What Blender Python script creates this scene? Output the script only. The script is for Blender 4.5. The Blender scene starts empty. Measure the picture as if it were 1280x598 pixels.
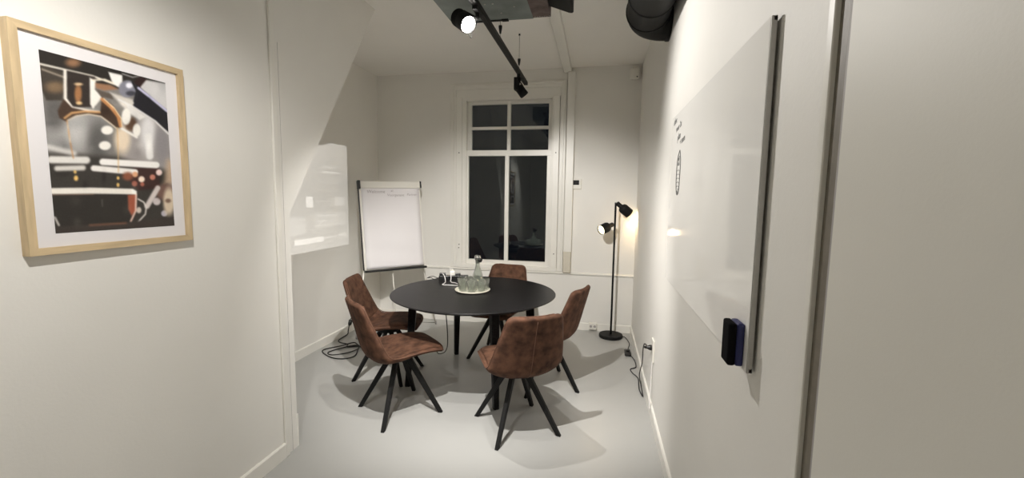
import bpy, bmesh, math, random
import numpy as np
from mathutils import Vector, Matrix
random.seed(7)
sc = bpy.context.scene
COL = sc.collection
PI = math.pi

# ------------------------------------------------------------------ materials
def lin(c):
    return tuple(((v/255)/12.92 if v/255 <= .04045 else ((v/255+.055)/1.055)**2.4) for v in c)

def mat(name, rgb, rough=.5, metal=0, spec=.5, noise=0, nscale=8, bump=0, bscale=60, coat=0,
        stretch=None, detail=4, emis=None, estr=0, trans=0, ior=1.45, alpha=1):
    m = bpy.data.materials.new(name); m.use_nodes = True
    nt = m.node_tree; b = nt.nodes['Principled BSDF']
    b.inputs['Base Color'].default_value = (*rgb, 1)
    b.inputs['Roughness'].default_value = rough
    b.inputs['Metallic'].default_value = metal
    b.inputs['Specular IOR Level'].default_value = spec
    b.inputs['Coat Weight'].default_value = coat
    b.inputs['Coat Roughness'].default_value = .08
    b.inputs['Transmission Weight'].default_value = trans
    b.inputs['IOR'].default_value = ior
    if emis:
        b.inputs['Emission Color'].default_value = (*emis, 1)
        b.inputs['Emission Strength'].default_value = estr
    tc = nt.nodes.new('ShaderNodeTexCoord')
    mp = nt.nodes.new('ShaderNodeMapping')
    nt.links.new(tc.outputs['Object'], mp.inputs['Vector'])
    if stretch: mp.inputs['Scale'].default_value = stretch
    if noise:
        n = nt.nodes.new('ShaderNodeTexNoise'); n.inputs['Scale'].default_value = nscale
        n.inputs['Detail'].default_value = detail
        nt.links.new(mp.outputs['Vector'], n.inputs['Vector'])
        r = nt.nodes.new('ShaderNodeValToRGB')
        r.color_ramp.elements[0].position = .3; r.color_ramp.elements[1].position = .7
        r.color_ramp.elements[0].color = (*[v*(1-noise) for v in rgb], 1)
        r.color_ramp.elements[1].color = (*[min(1, v*(1+noise)) for v in rgb], 1)
        nt.links.new(n.outputs['Fac'], r.inputs['Fac'])
        nt.links.new(r.outputs['Color'], b.inputs['Base Color'])
    if bump:
        n2 = nt.nodes.new('ShaderNodeTexNoise'); n2.inputs['Scale'].default_value = bscale
        n2.inputs['Detail'].default_value = 3
        nt.links.new(mp.outputs['Vector'], n2.inputs['Vector'])
        bp = nt.nodes.new('ShaderNodeBump'); bp.inputs['Strength'].default_value = bump
        bp.inputs['Distance'].default_value = .003
        nt.links.new(n2.outputs['Fac'], bp.inputs['Height'])
        nt.links.new(bp.outputs['Normal'], b.inputs['Normal'])
    return m

M = {}
M['wall'] = mat('wall_paint', (.78, .765, .725), .55, noise=.015, nscale=3, bump=.12, bscale=90)
M['ceil'] = mat('ceiling_paint', (.88, .86, .82), .8, noise=.015, nscale=2)
M['trim'] = mat('trim_gloss_paint', (.79, .775, .725), .32, noise=.02, nscale=5)
M['floor'] = mat('grey_cast_floor', (.41, .41, .395), .32, noise=.03, nscale=1.3, bump=.04, bscale=25, spec=.35)
M['door'] = mat('door_panel_paint', (.70, .685, .63), .5, noise=.01, nscale=2, bump=.05, bscale=200)
M['taupe'] = mat('taupe_profile', (.17, .15, .12), .5, noise=.1, nscale=30)
M['seal'] = mat('grey_seal', (.36, .34, .33), .6)
M['dark_gap'] = mat('dark_gap', (.02, .018, .015), .8)
M['black_metal'] = mat('black_powder_metal', (.006, .006, .006), .6, spec=.3, bump=.1, bscale=300)
M['rail'] = mat('black_rail', (.006, .0055, .005), .5, spec=.25)
M['table'] = mat('black_stained_oak', (.0085, .008, .0085), .38, noise=.7, nscale=14, stretch=(1, 9, 9), detail=8, bump=.35, bscale=30, spec=.2)
M['suede'] = mat('brown_suede', (.088, .042, .0255), .8, noise=.5, nscale=19, detail=7, bump=.3, bscale=160, spec=.25)
M['suede_in'] = mat('brown_suede_inner', (.083, .040, .024), .8, noise=.5, nscale=20, detail=7, bump=.3, bscale=160, spec=.22)
M['piping'] = mat('brown_piping', (.115, .054, .032), .65, noise=.15, nscale=40)
M['oak'] = mat('pale_oak', (.56, .43, .26), .5, noise=.15, nscale=10, stretch=(6, 6, .7), detail=6)
M['oak_h'] = mat('pale_oak_horizontal', (.56, .43, .26), .5, noise=.15, nscale=10, stretch=(6, .7, 6), detail=6)
M['matboard'] = mat('passe_partout', (.74, .72, .73), .85)
M['board'] = mat('whiteboard_enamel', (.88, .87, .84), .06, spec=.15)
M['alu'] = mat('brushed_aluminium', (.42, .41, .39), .38, metal=.7, noise=.05, nscale=40)
M['felt_black'] = mat('black_felt', (.006, .006, .007), .95, spec=.1)
M['blue_plastic'] = mat('navy_plastic', (.022, .026, .12), .45)
M['paper'] = mat('white_paper', (.74, .72, .73), .9, noise=.01, nscale=4)
M['white_plastic'] = mat('white_plastic', (.74, .72, .66), .35)
M['ink'] = mat('grey_ink', (.40, .37, .37), .9)
M['ink2'] = mat('dark_ink', (.10, .10, .10), .7)
M['black_plastic'] = mat('black_plastic', (.01, .01, .01), .35)
M['rubber'] = mat('black_cable', (.012, .011, .01), .55)
M['white_cable'] = mat('white_cable', (.72, .70, .68), .5)
M['screen'] = mat('dark_display', (.01, .01, .012), .15)
M['steel'] = mat('galvanised_steel', (.20, .225, .215), .5, metal=.3, noise=.25, nscale=5, detail=6, bump=.2, bscale=12)
M['rust'] = mat('rusty_steel', (.115, .085, .078), .7, metal=.2, noise=.4, nscale=14, detail=8)
M['rivet'] = mat('bright_rivet', (.5, .48, .45), .35, metal=.8)
M['duct'] = mat('black_painted_duct', (.006, .006, .0055), .6, spec=.25, noise=.1, nscale=5)
M['cream'] = mat('cream_tray', (.62, .60, .50), .55, noise=.05, nscale=30)
M['chrome'] = mat('chrome', (.7, .7, .7), .12, metal=1)
M['wood_sill'] = mat('aged_trim', (.60, .56, .47), .5, noise=.05, nscale=15)
M['lens'] = mat('lit_lens', (1, 1, 1), .3, emis=(1, .95, .88), estr=30)
M['lens_off'] = mat('dark_lens', (.05, .05, .05), .15)
M['bulb'] = mat('warm_bulb', (1, .9, .6), .3, emis=(1, .84, .50), estr=2.4)
M['shade_in'] = mat('shade_inside', (.85, .75, .5), .5)

def glass_mat(name, tint=(1, 1, 1), rough=0.0, ior=1.5):
    m = bpy.data.materials.new(name); m.use_nodes = True
    nt = m.node_tree; nt.nodes.clear()
    o = nt.nodes.new('ShaderNodeOutputMaterial'); g = nt.nodes.new('ShaderNodeBsdfGlass')
    g.inputs['Color'].default_value = (*tint, 1); g.inputs['Roughness'].default_value = rough
    g.inputs['IOR'].default_value = ior
    nt.links.new(g.outputs[0], o.inputs['Surface'])
    return m
M['pane'] = glass_mat('window_glass', (.9, .93, .92), 0.0, 1.62)
def thin_glass(name, body=.10):
    m = bpy.data.materials.new(name); m.use_nodes = True
    nt = m.node_tree; nt.nodes.clear(); N = nt.nodes.new
    o = N('ShaderNodeOutputMaterial'); tr = N('ShaderNodeBsdfTransparent'); gl = N('ShaderNodeBsdfGlossy'); df = N('ShaderNodeBsdfTranslucent')
    tr.inputs[0].default_value = (.95, .97, .95, 1); gl.inputs['Roughness'].default_value = .03; df.inputs[0].default_value = (.85, .88, .82, 1)
    lw = N('ShaderNodeLayerWeight'); lw.inputs['Blend'].default_value = .38
    m1 = N('ShaderNodeMixShader'); m2 = N('ShaderNodeMixShader'); m1.inputs[0].default_value = body
    nt.links.new(tr.outputs[0], m1.inputs[1]); nt.links.new(df.outputs[0], m1.inputs[2])
    nt.links.new(lw.outputs['Facing'], m2.inputs[0]); nt.links.new(m1.outputs[0], m2.inputs[1]); nt.links.new(gl.outputs[0], m2.inputs[2])
    nt.links.new(m2.outputs[0], o.inputs['Surface']); return m
M['tumbler'] = thin_glass('clear_glass', .17)
M['water'] = glass_mat('water', (.97, .99, .98), 0.0, 1.33)

# ------------------------------------------------------------------ helpers
def obj(name, bm, m, parent=None, smooth=False, label=None):
    me = bpy.data.meshes.new(name)
    bmesh.ops.recalc_face_normals(bm, faces=bm.faces[:])
    if parent is not None:
        bmesh.ops.translate(bm, verts=bm.verts[:], vec=-Vector(parent['_o']) if '_o' in parent else Vector())
    bm.to_mesh(me); bm.free()
    for mm in (m if isinstance(m, (list, tuple)) else [m]): me.materials.append(mm)
    if smooth:
        for p in me.polygons: p.use_smooth = True
    o = bpy.data.objects.new(name, me); COL.objects.link(o)
    if parent is not None:
        o.parent = parent
        if '_o' in parent: o['_o'] = list(parent['_o'])
    if label: o['label'] = label
    return o

def thing(name, label, cat, loc=(0, 0, 0), group=None, world=True):
    """an Empty at the thing's base; children are given in room coordinates when world is set"""
    o = bpy.data.objects.new(name, None); COL.objects.link(o); o.location = loc
    o.empty_display_size = .1
    if world: o['_o'] = list(loc)
    o['label'] = label; o['category'] = cat
    if group: o['group'] = group
    return o

def tag(o, label, cat, group=None):
    o['label'] = label; o['category'] = cat
    if group: o['group'] = group
    return o

def struct(o, label=None):
    o['kind'] = 'structure'
    if label: o['label'] = label
    return o

def B(): return bmesh.new()

def box(bm, a, b, bev=0, seg=2):
    x0, y0, z0 = a; x1, y1, z1 = b
    vs = [bm.verts.new(p) for p in [(x0,y0,z0),(x1,y0,z0),(x1,y1,z0),(x0,y1,z0),(x0,y0,z1),(x1,y0,z1),(x1,y1,z1),(x0,y1,z1)]]
    fs = [bm.faces.new([vs[i] for i in f]) for f in [(0,3,2,1),(4,5,6,7),(0,1,5,4),(1,2,6,5),(2,3,7,6),(3,0,4,7)]]
    if bev:
        es = list({e for f in fs for e in f.edges})
        bmesh.ops.bevel(bm, geom=es, offset=bev, segments=seg, affect='EDGES', profile=.5)
    return bm

def frame_of(d):
    d = Vector(d).normalized()
    u = d.cross(Vector((0, 0, 1)))
    if u.length < 1e-3: u = d.cross(Vector((0, 1, 0)))
    u.normalize(); v = u.cross(d).normalized()
    return u, v, d

def bar(bm, p, q, w0, w1=None, h0=None, h1=None, up=None):
    """tapering rectangular bar from p to q, ends horizontal if up is given"""
    p = Vector(p); q = Vector(q)
    w1 = w0 if w1 is None else w1; h0 = w0 if h0 is None else h0; h1 = h0 if h1 is None else h1
    if up is not None:
        a = Vector((up[0], up[1], 0)).normalized(); b = Vector((-a.y, a.x, 0))
    else: a, b, _ = frame_of(q-p)
    vs = []
    for c, w, h in ((p, w0, h0), (q, w1, h1)):
        for s, t in ((-1,-1),(1,-1),(1,1),(-1,1)): vs.append(bm.verts.new(c+a*s*w/2+b*t*h/2))
    fs = [bm.faces.new([vs[i] for i in f]) for f in [(3,2,1,0),(4,5,6,7),(0,1,5,4),(1,2,6,5),(2,3,7,6),(3,0,4,7)]]
    bmesh.ops.bevel(bm, geom=list({e for f in fs for e in f.edges}), offset=min(w0, h0)*.09, segments=1, affect='EDGES')
    return bm

def cyl(bm, p, q, r0, r1=None, n=32, cap=True):
    p = Vector(p); q = Vector(q); r1 = r0 if r1 is None else r1
    u, v, d = frame_of(q-p)
    R = [[bm.verts.new(c+(u*math.cos(2*PI*i/n)+v*math.sin(2*PI*i/n))*r) for i in range(n)] for c, r in ((p, r0), (q, r1))]
    for i in range(n): bm.faces.new([R[0][i], R[0][(i+1)%n], R[1][(i+1)%n], R[1][i]])
    if cap: bm.faces.new(R[0]); bm.faces.new(R[1][::-1])
    return bm

def lathe(bm, prof, base=(0,0,0), d=(0,0,1), n=40, close=False):
    """prof: list of (radius, height) along axis d"""
    base = Vector(base); u, v, d = frame_of(d)
    rings = []
    for r, h in prof:
        if r < 1e-5: rings.append([bm.verts.new(base+d*h)])
        else: rings.append([bm.verts.new(base+d*h+(u*math.cos(2*PI*i/n)+v*math.sin(2*PI*i/n))*r) for i in range(n)])
    seq = list(zip(rings, rings[1:]))
    if close: seq.append((rings[-1], rings[0]))
    for A, C in seq:
        for i in range(n):
            j = (i+1) % n
            if len(A) == 1 and len(C) == 1: continue
            if len(A) == 1: bm.faces.new([A[0], C[j], C[i]])
            elif len(C) == 1: bm.faces.new([A[i], A[j], C[0]])
            else: bm.faces.new([A[i], A[j], C[j], C[i]])
    return bm

def catmull(pts, k=6, closed=False):
    P = [Vector(p) for p in pts]; out = []; n = len(P)
    rng = range(n if closed else n-1)
    for i in rng:
        g = (lambda j: P[j % n]) if closed else (lambda j: P[max(0, min(n-1, j))])
        a, b, c, d = g(i-1), g(i), g(i+1), g(i+2)
        for s in range(k):
            t = s/k
            out.append(.5*((2*b)+(c-a)*t+(2*a-5*b+4*c-d)*t*t+(3*b-a-3*c+d)*t**3))
    if not closed: out.append(P[-1])
    return out

def tube(bm, pts, r, n=8, k=6, closed=False, smooth=True):
    P = catmull(pts, k, closed) if smooth else [Vector(p) for p in pts]
    rings = []; N = len(P); u = None
    for i in range(N):
        a = P[(i-1) % N] if (closed or i > 0) else P[i]
        c = P[(i+1) % N] if (closed or i < N-1) else P[i]
        t = (c-a).normalized() if (c-a).length > 1e-9 else Vector((0, 0, 1))
        if u is None: u = frame_of(t)[0]
        u = (u-t*u.dot(t))
        u = u.normalized() if u.length > 1e-6 else frame_of(t)[0]
        v = t.cross(u)
        rings.append([bm.verts.new(P[i]+(u*math.cos(2*PI*j/n)+v*math.sin(2*PI*j/n))*r) for j in range(n)])
    R = rings+[rings[0]] if closed else rings
    for A, C in zip(R, R[1:]):
        for j in range(n): bm.faces.new([A[j], A[(j+1)%n], C[(j+1)%n], C[j]])
    if not closed: bm.faces.new(rings[0]); bm.faces.new(rings[-1][::-1])
    return bm

def prism(bm, pts, d):
    """pts: 3-D outline; d: extrusion vector"""
    d = Vector(d); A = [bm.verts.new(p) for p in pts]; C = [bm.verts.new(Vector(p)+d) for p in pts]
    n = len(A)
    bm.faces.new(A[::-1]); bm.faces.new(C)
    for i in range(n): bm.faces.new([A[i], A[(i+1)%n], C[(i+1)%n], C[i]])
    return bm

# ------------------------------------------------------------------ camera
yaw, pit, rol = 0.1958014, 0.1000607, 0.0141450
fw = Vector((-math.sin(yaw)*math.cos(pit), math.cos(yaw)*math.cos(pit), -math.sin(pit)))
rt = Vector((math.cos(yaw), math.sin(yaw), 0)); up = rt.cross(fw)
r2 = rt*math.cos(rol)+up*math.sin(rol); u2 = -rt*math.sin(rol)+up*math.cos(rol)
cam = bpy.data.cameras.new('camera'); co = bpy.data.objects.new('camera', cam); COL.objects.link(co)
cam.sensor_fit = 'HORIZONTAL'; cam.sensor_width = 36; cam.lens = 532.1/1280*36; cam.clip_start = .02
m4 = Matrix((( r2.x, u2.x, -fw.x, 0), (r2.y, u2.y, -fw.y, 0), (r2.z, u2.z, -fw.z, 1.5), (0, 0, 0, 1)))
co.matrix_world = m4; sc.camera = co

# ------------------------------------------------------------------ room
XL, XR, XA, D, H, Y0 = -1.70, .417, -2.61, 4.79, 2.895, -1.3
bm = B(); box(bm, (-3.1, Y0-.2, -.12), (.7, D+.2, 0)); struct(obj('floor', bm, M['floor']))
bm = B(); box(bm, (-3.1, Y0-.2, H), (.7, D+.2, H+.12)); struct(obj('ceiling', bm, M['ceil']))
bm = B(); box(bm, (-3.1, Y0-.15, 0), (.7, Y0, H)); struct(obj('wall_rear', bm, M['wall']))
# stairwell volume: left wall that leans out over the alcove
bm = B(); prism(bm, [(XL, Y0, 0), (XL, 2.11, 0), (XL, 2.11, 1.385), (XL, 3.11, H), (XL, Y0, H)], (-1.4, 0, 0))
struct(obj('wall_left', bm, M['wall']))
bm = B(); box(bm, (XA-.15, 2.0, 0), (XA, D+.15, H)); struct(obj('wall_alcove', bm, M['wall']))
bm = B(); box(bm, (XR, .925, 0), (XR+.18, D+.15, H)); struct(obj('wall_right', bm, M['wall']))
# back wall with the window opening
WX0, WX1, WZ0, WZ1 = -1.56, -.46, .69, 2.62
bm = B()
for a, b in (((XA, D, 0), (WX0, D+.16, H)), ((WX1, D, 0), (XR, D+.16, H)), ((WX0, D, 0), (WX1, D+.16, WZ0)), ((WX0, D, WZ1), (WX1, D+.16, H))):
    box(bm, a, b)
struct(obj('wall_back', bm, M['wall']))
# right: sliding panel beside the wall end with its profile
bm = B(); box(bm, (XR, Y0, 0), (XR+.05, .862, H)); struct(obj('door_1', bm, M['door']))
bm = B(); box(bm, (XR+.006, .879, 0), (XR+.06, .912, H)); struct(obj('trim_1', bm, M['taupe']))
bm = B(); box(bm, (XR+.004, .862, 0), (XR+.05, .876, H)); struct(obj('trim_2', bm, M['seal']))
bm = B(); box(bm, (XR-.004, .912, 0), (XR+.05, .935, H), .002, 1); struct(obj('trim_3', bm, M['trim']))
bm = B(); box(bm, (XR+.03, .80, 0), (XR+.17, .93, H)); struct(obj('trim_4', bm, M['dark_gap']))
# left batten and corner strip
bm = B(); box(bm, (XL, 1.998, 0), (XL+.014, 2.030, H), .003, 1); struct(obj('trim_5', bm, M['trim']))
bm = B(); box(bm, (XL, 2.0655, .0), (XL+.0012, 2.0668, 2.3)); struct(obj('trim_6', bm, M['seal']))
bm = B(); box(bm, (XL-.012, 2.105, 0), (XL+.004, 2.118, .2), .002, 1); struct(obj('trim_7', bm, M['trim']))
# skirting boards
def skirt(name, a, b, nrm):
    bm = B(); t = .014; hb = .085
    a = Vector(a); b = Vector(b); n = Vector(nrm)
    pr = [(0, 0), (t, 0), (t, hb-.006), (t-.006, hb), (0, hb)]
    prism(bm, [a+n*x+Vector((0, 0, z)) for x, z in pr], b-a)
    return struct(obj(name, bm, M['trim']))
skirt('baseboard_left', (XL, Y0, 0), (XL, 1.998, 0), (1, 0, 0))
skirt('baseboard_alcove', (XA, 2.11, 0), (XA, D, 0), (1, 0, 0))
skirt('baseboard_right', (XR, D, 0), (XR, .935, 0), (-1, 0, 0))
skirt('baseboard_back', (XA, D, 0), (XR, D, 0), (0, -1, 0))
# dado ledge along the back wall
bm = B(); prism(bm, [(XA, D, .628), (XA, D-.022, .632), (XA, D-.026, .645), (XA, D-.012, .656), (XA, D, .658)], (XR-XA, 0, 0))
struct(obj('trim_8', bm, M['trim']))
bm = B(); box(bm, (XA, D-.008, .085), (XR, D, .628)); struct(obj('trim_9', bm, M['wall']))
# beam on the ceiling and the post under it
bm = B(); box(bm, (-.40, 2.4, H-.055), (-.315, D, H), .004, 1); struct(obj('trim_10', bm, M['trim']))
bm = B(); box(bm, (-.352, D-.05, .89), (-.268, D, H-.055), .004, 1); struct(obj('trim_11', bm, M['trim']))
bm = B(); box(bm, (-.356, D-.056, .656), (-.272, D, .89), .004, 1); struct(obj('trim_12', bm, M['wood_sill']))
# pipe chase in the far right top corner
bm = B(); cyl(bm, (.405, D-.014, 2.80), (.405, D-.014, H), .007, n=12); struct(obj('trim_13', bm, M['trim']))

# ------------------------------------------------------------------ window
win = thing('window_1', 'tall white sash window with six dark panes in the back wall', 'window', (-1.03, D, .66)); win['kind'] = 'structure'
del win['category']
def wbox(name, parts, m='trim', parent=win, bev=.003, label=None):
    bm = B()
    for a, b in parts: box(bm, a, b, bev, 1)
    return obj(name, bm, M[m], parent, label=label)
y = D
wbox('casing', [((-1.687, y-.022, .66), (-1.615, y+.01, 2.70)), ((-.425, y-.022, .66), (-.362, y+.01, 2.70)), ((-1.687, y-.022, 2.695), (-.362, y+.01, 2.765)),
                ((-1.66, y-.032, .70), (-1.64, y-.02, 2.74)), ((-.402, y-.032, .70), (-.384, y-.02, 2.74)), ((-1.66, y-.032, 2.735), (-.384, y-.02, 2.752))])
wbox('head_board', [((-1.615, y-.012, 2.59), (-.425, y+.02, 2.70))])
wbox('shutter_panel', [((-1.612, y-.03, .70), (-1.545, y+.0, 2.615))])
wbox('shutter_panel', [((-.50, y-.03, .70), (-.432, y+.0, 2.60))])
wbox('jamb', [((-1.56, y-.01, .69), (-1.50, y+.13, 2.62)), ((-.52, y-.01, .69), (-.46, y+.13, 2.62)), ((-1.5, y-.01, 2.575), (-.52, y+.13, 2.62)), ((-1.615, y-.028, .655), (-.425, y+.12, .70))])
us = wbox('upper_sash', [((-1.50, y+.06, 1.99), (-1.455, y+.10, 2.58)), ((-.562, y+.06, 1.99), (-.52, y+.10, 2.58)), ((-1.50, y+.0615, 2.54), (-.52, y+.10, 2.58)),
     ((-1.036, y+.0545, 1.99), (-.994, y+.10, 2.56)), ((-1.46, y+.0565, 2.258), (-.56, y+.10, 2.292)), ((-1.50, y+.0615, 1.985), (-.52, y+.10, 2.02))])
ls = wbox('lower_sash', [((-1.52, y+.015, .715), (-1.478, y+.055, 2.02)), ((-.566, y+.015, .715), (-.50, y+.055, 2.02)), ((-1.52, y+.0135, 1.957), (-.5, y+.06, 2.022)),
     ((-1.52, y+.012, .69), (-.5, y+.055, .755)), ((-1.046, y+.01, .74), (-1.0, y+.055, 1.97))])
for x0, x1, z0, z1 in ((-1.455, -1.036, 2.292, 2.54), (-.994, -.562, 2.292, 2.54), (-1.455, -1.036, 2.02, 2.258), (-.994, -.562, 2.02, 2.258)):
    bm = B(); box(bm, (x0, y+.078, z0), (x1, y+.084, z1)); obj('pane', bm, M['pane'], us)
for x0, x1 in ((-1.478, -1.046), (-1.0, -.566)):
    bm = B(); box(bm, (x0, y+.034, .755), (x1, y+.04, 1.957)); obj('pane', bm, M['pane'], ls)
for px, pz in ((-1.578, .93), (-1.582, .89), (-.463, .86), (-.466, 1.985), (-1.58, 1.99)):
    bm = B(); cyl(bm, (px, y-.036, pz), (px, y-.028, pz), .006, n=12); obj('screw', bm, M['dark_gap'], win)

# ------------------------------------------------------------------ wall fittings
t = thing('thermostat', 'small square white thermostat with dark display right of the window', 'thermostat', (-.235, D, 1.59))
bm = B(); box(bm, (-.296, D-.022, 1.588), (-.178, D, 1.70), .004); obj('housing', bm, M['white_plastic'], t)
bm = B(); box(bm, (-.277, D-.024, 1.635), (-.203, D-.02, 1.686), .001, 1); obj('display', bm, M['screen'], t)
t = thing('motion_sensor', 'small white motion detector high in the far right corner', 'sensor', (.34, D, 2.74))
bm = B(); box(bm, (.29, D-.075, 2.73), (.385, D-.012, 2.84), .014, 3); obj('housing', bm, M['white_plastic'], t, True)
bm = B(); box(bm, (.315, D-.05, 2.835), (.365, D, 2.872), .005); obj('bracket', bm, M['white_plastic'], t)
bm = B(); cyl(bm, (.362, D-.078, 2.752), (.362, D-.07, 2.752), .007, n=16); obj('sensor_eye', bm, M['black_plastic'], t)

t = thing('wall_socket', 'white double socket on the back skirting board near the floor lamp', 'socket', (-.01, D-.014, .02))
bm = B(); box(bm, (-.05, D-.05, .022), (.04, D-.014, .098), .005); obj('housing', bm, M['white_plastic'], t)
bm = B(); cyl(bm, (-.025, D-.052, .06), (-.025, D-.046, .06), .014, n=24); obj('socket_hole', bm, M['seal'], t)
bm = B(); cyl(bm, (.018, D-.052, .06), (.018, D-.046, .06), .014, n=24); obj('socket_hole', bm, M['seal'], t)

t = thing('wall_socket', 'white flat wall socket on the right wall with a black plug in it', 'socket', (XR, 3.0, .37))
bm = B(); box(bm, (XR-.012, 2.95, .375), (XR, 3.04, .53), .004); obj('cover_plate', bm, M['white_plastic'], t)
bm = B(); cyl(bm, (XR-.014, 2.995, .47), (XR-.008, 2.995, .47), .02, n=24); obj('socket_hole', bm, M['seal'], t)
bm = B(); tube(bm, [(XR-.008, 2.985, .375), (XR-.012, 2.97, .25), (XR-.02, 2.93, .12), (XR-.024, 2.90, .07)], .0035)
tag(obj('white_cable', bm, M['white_cable'], smooth=True), 'thin white cable running down the right wall below the socket', 'cable')

# ------------------------------------------------------------------ framed photograph
fr = thing('framed_picture', 'large pale oak framed photo of espresso pouring on the left wall', 'picture', (XL, 1.235, 1.287))
FY0, FY1, FZ0, FZ1 = .962, 1.492, 1.298, 1.992
xo, xi = XL, XL+.03
w = .022
bm = B(); prism(bm, [(xo, FY0, FZ0), (xi, FY0, FZ0), (xi, FY0, FZ0), ][:2]+[(xi, FY0+w, FZ0+w), (xo, FY0+w, FZ0+w)], (0, 0, 0)) if False else None
def side(name, quad, m):
    bm = B(); prism(bm, [(xo, a, b) for a, b in quad], (xi-xo, 0, 0)); return obj(name, bm, m, fr)
side('frame_side', [(FY0, FZ0), (FY0+w, FZ0+w), (FY0+w, FZ1-w), (FY0, FZ1)], M['oak'])
side('frame_side', [(FY1, FZ0), (FY1-w, FZ0+w), (FY1-w, FZ1-w), (FY1, FZ1)], M['oak'])
side('frame_side', [(FY0, FZ0), (FY1, FZ0), (FY1-w, FZ0+w), (FY0+w, FZ0+w)], M['oak_h'])
side('frame_side', [(FY0, FZ1), (FY1, FZ1), (FY1-w, FZ1-w), (FY0+w, FZ1-w)], M['oak_h'])
bm = B(); box(bm, (xo, FY0+w*.8, FZ0+w*.8), (xo+.018, FY1-w*.8, FZ1-w*.8)); obj('mat_board', bm, M['matboard'], fr)

# the print: a flat photograph, coloured per vertex
PY0, PY1, PZ0, PZ1 = 1.036, 1.425, 1.362, 1.925
NU, NV = 170, 240
def homog(src, dst):
    A = []; b = []
    for (x, yy), (X, Y) in zip(src, dst):
        A.append([x, yy, 1, 0, 0, 0, -X*x, -X*yy]); b.append(X)
        A.append([0, 0, 0, x, yy, 1, -Y*x, -Y*yy]); b.append(Y)
    h = np.linalg.solve(np.array(A, float), np.array(b, float)); return np.append(h, 1).reshape(3, 3)
Hm = homog([(0, 0), (1, 0), (1, 1), (0, 1)], [(12, 30), (373, 123), (402, 540), (65, 563)])
uu, vv = np.meshgrid(np.linspace(0, 1, NU+1), np.linspace(0, 1, NV+1))
q = Hm @ np.stack([uu.ravel(), vv.ravel(), np.ones(uu.size)]); GX = (q[0]/q[2]); GY = (q[1]/q[2])
IMG = np.zeros((uu.size, 3)); IMG[:] = (128, 124, 120)
def blend(sd, col, blur, op=1):
    a = np.clip(.5-sd/max(blur, .8), 0, 1)*op
    a = a*a*(3-2*a) if blur > 3 else a
    IMG[:] = IMG*(1-a[:, None])+np.array(col, float)*a[:, None]
def segd(a, b):
    ax, ay = a; bx, by = b; dx, dy = bx-ax, by-ay; L = dx*dx+dy*dy+1e-9
    t = np.clip(((GX-ax)*dx+(GY-ay)*dy)/L, 0, 1)
    return np.hypot(GX-ax-t*dx, GY-ay-t*dy)
def poly(pts, col, blur=2, op=1):
    n = len(pts); d = np.full(GX.shape, 1e9); ins = np.zeros(GX.shape, bool)
    for i in range(n):
        a, b = pts[i], pts[(i+1) % n]; d = np.minimum(d, segd(a, b))
        c = ((a[1] > GY) != (b[1] > GY)) & (GX < (b[0]-a[0])*(GY-a[1])/((b[1]-a[1]) or 1e-9)+a[0]); ins ^= c
    blend(np.where(ins, -d, d), col, blur, op)
def ell(cx, cy, rx, ry, col, blur=3, op=1):
    blend((np.hypot((GX-cx)/rx, (GY-cy)/ry)-1)*min(rx, ry), col, blur, op)
def line(pts, w, col, blur=2, op=1):
    d = np.full(GX.shape, 1e9)
    for a, b in zip(pts, pts[1:]): d = np.minimum(d, segd(a, b))
    blend(d-w/2, col, blur, op)
A_ = lambda L: [(x/2, yy/2+23) for x, yy in L]
C_ = lambda L: [(x*.4616+23, yy*.4616+299) for x, yy in L]
# backdrop
poly([(30,200),(210,200),(210,330),(30,330)], (150,148,146), 40)
ell(60, 210, 30, 45, (95,92,90), 40); ell(185, 300, 30, 60, (92,90,88), 40); ell(120, 260, 25, 50, (190,188,186), 40)
poly([(250,230),(400,230),(400,420),(250,400)], (158,152,150), 30)
ell(325, 270, 22, 60, (222,220,220), 26); ell(365, 300, 20, 60, (140,136,138), 26); ell(252, 290, 22, 40, (232,214,190), 22)
poly([(20,330),(230,340),(380,380),(405,545),(60,565)], (52,48,44), 24)
poly([(380,350),(410,350),(410,420),(370,420)], (190,165,140), 26)
# top: machine body
poly(A_([(10,-10),(780,180),(760,300),(480,240),(180,170),(20,95)]), (38,34,30), 4)
ell(110, 68, 20, 12, (140,104,76), 16)
poly(A_([(610,180),(760,205),(765,360),(700,330),(600,230)]), (205,203,203), 8)
poly(A_([(600,160),(640,180),(600,230),(560,210)]), (40,20,18), 4)
line(A_([(500,150),(560,170),(600,160)]), 3, (170,168,170), 2)
poly(A_([(30,100),(180,150),(185,235),(160,310),(70,310),(40,240)]), (62,55,48), 5)
ell(60, 140, 26, 16, (120,98,74), 20); line(A_([(45,130),(170,175)]), 5, (150,140,125), 4)
line(A_([(30,98),(180,132),(330,165),(465,215)]), 5, (236,230,218), 2)
# chrome collar
poly(A_([(185,135),(345,170),(350,345),(210,350),(180,300)]), (44,36,32), 3)
line(A_([(175,140),(178,300),(215,352),(300,368),(378,378)]), 9, (236,230,220), 3)
ell(125, 158, 10, 26, (160,112,72), 8); ell(126, 130, 12, 4, (220,190,150), 3); ell(128, 185, 9, 5, (225,190,140), 3)
poly(A_([(315,175),(350,195),(345,245),(385,290),(335,358),(318,330)]), (240,236,228), 3)
poly(A_([(345,205),(430,215),(480,240),(400,250),(350,235)]), (150,112,84), 6)
line(A_([(330,190),(400,185),(470,215)]), 5, (235,225,205), 3)
poly(A_([(350,240),(440,270),(450,300),(380,285)]), (90,80,72), 5)
poly(A_([(430,260),(560,300),(620,380),(520,360)]), (210,204,196), 9)
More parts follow.
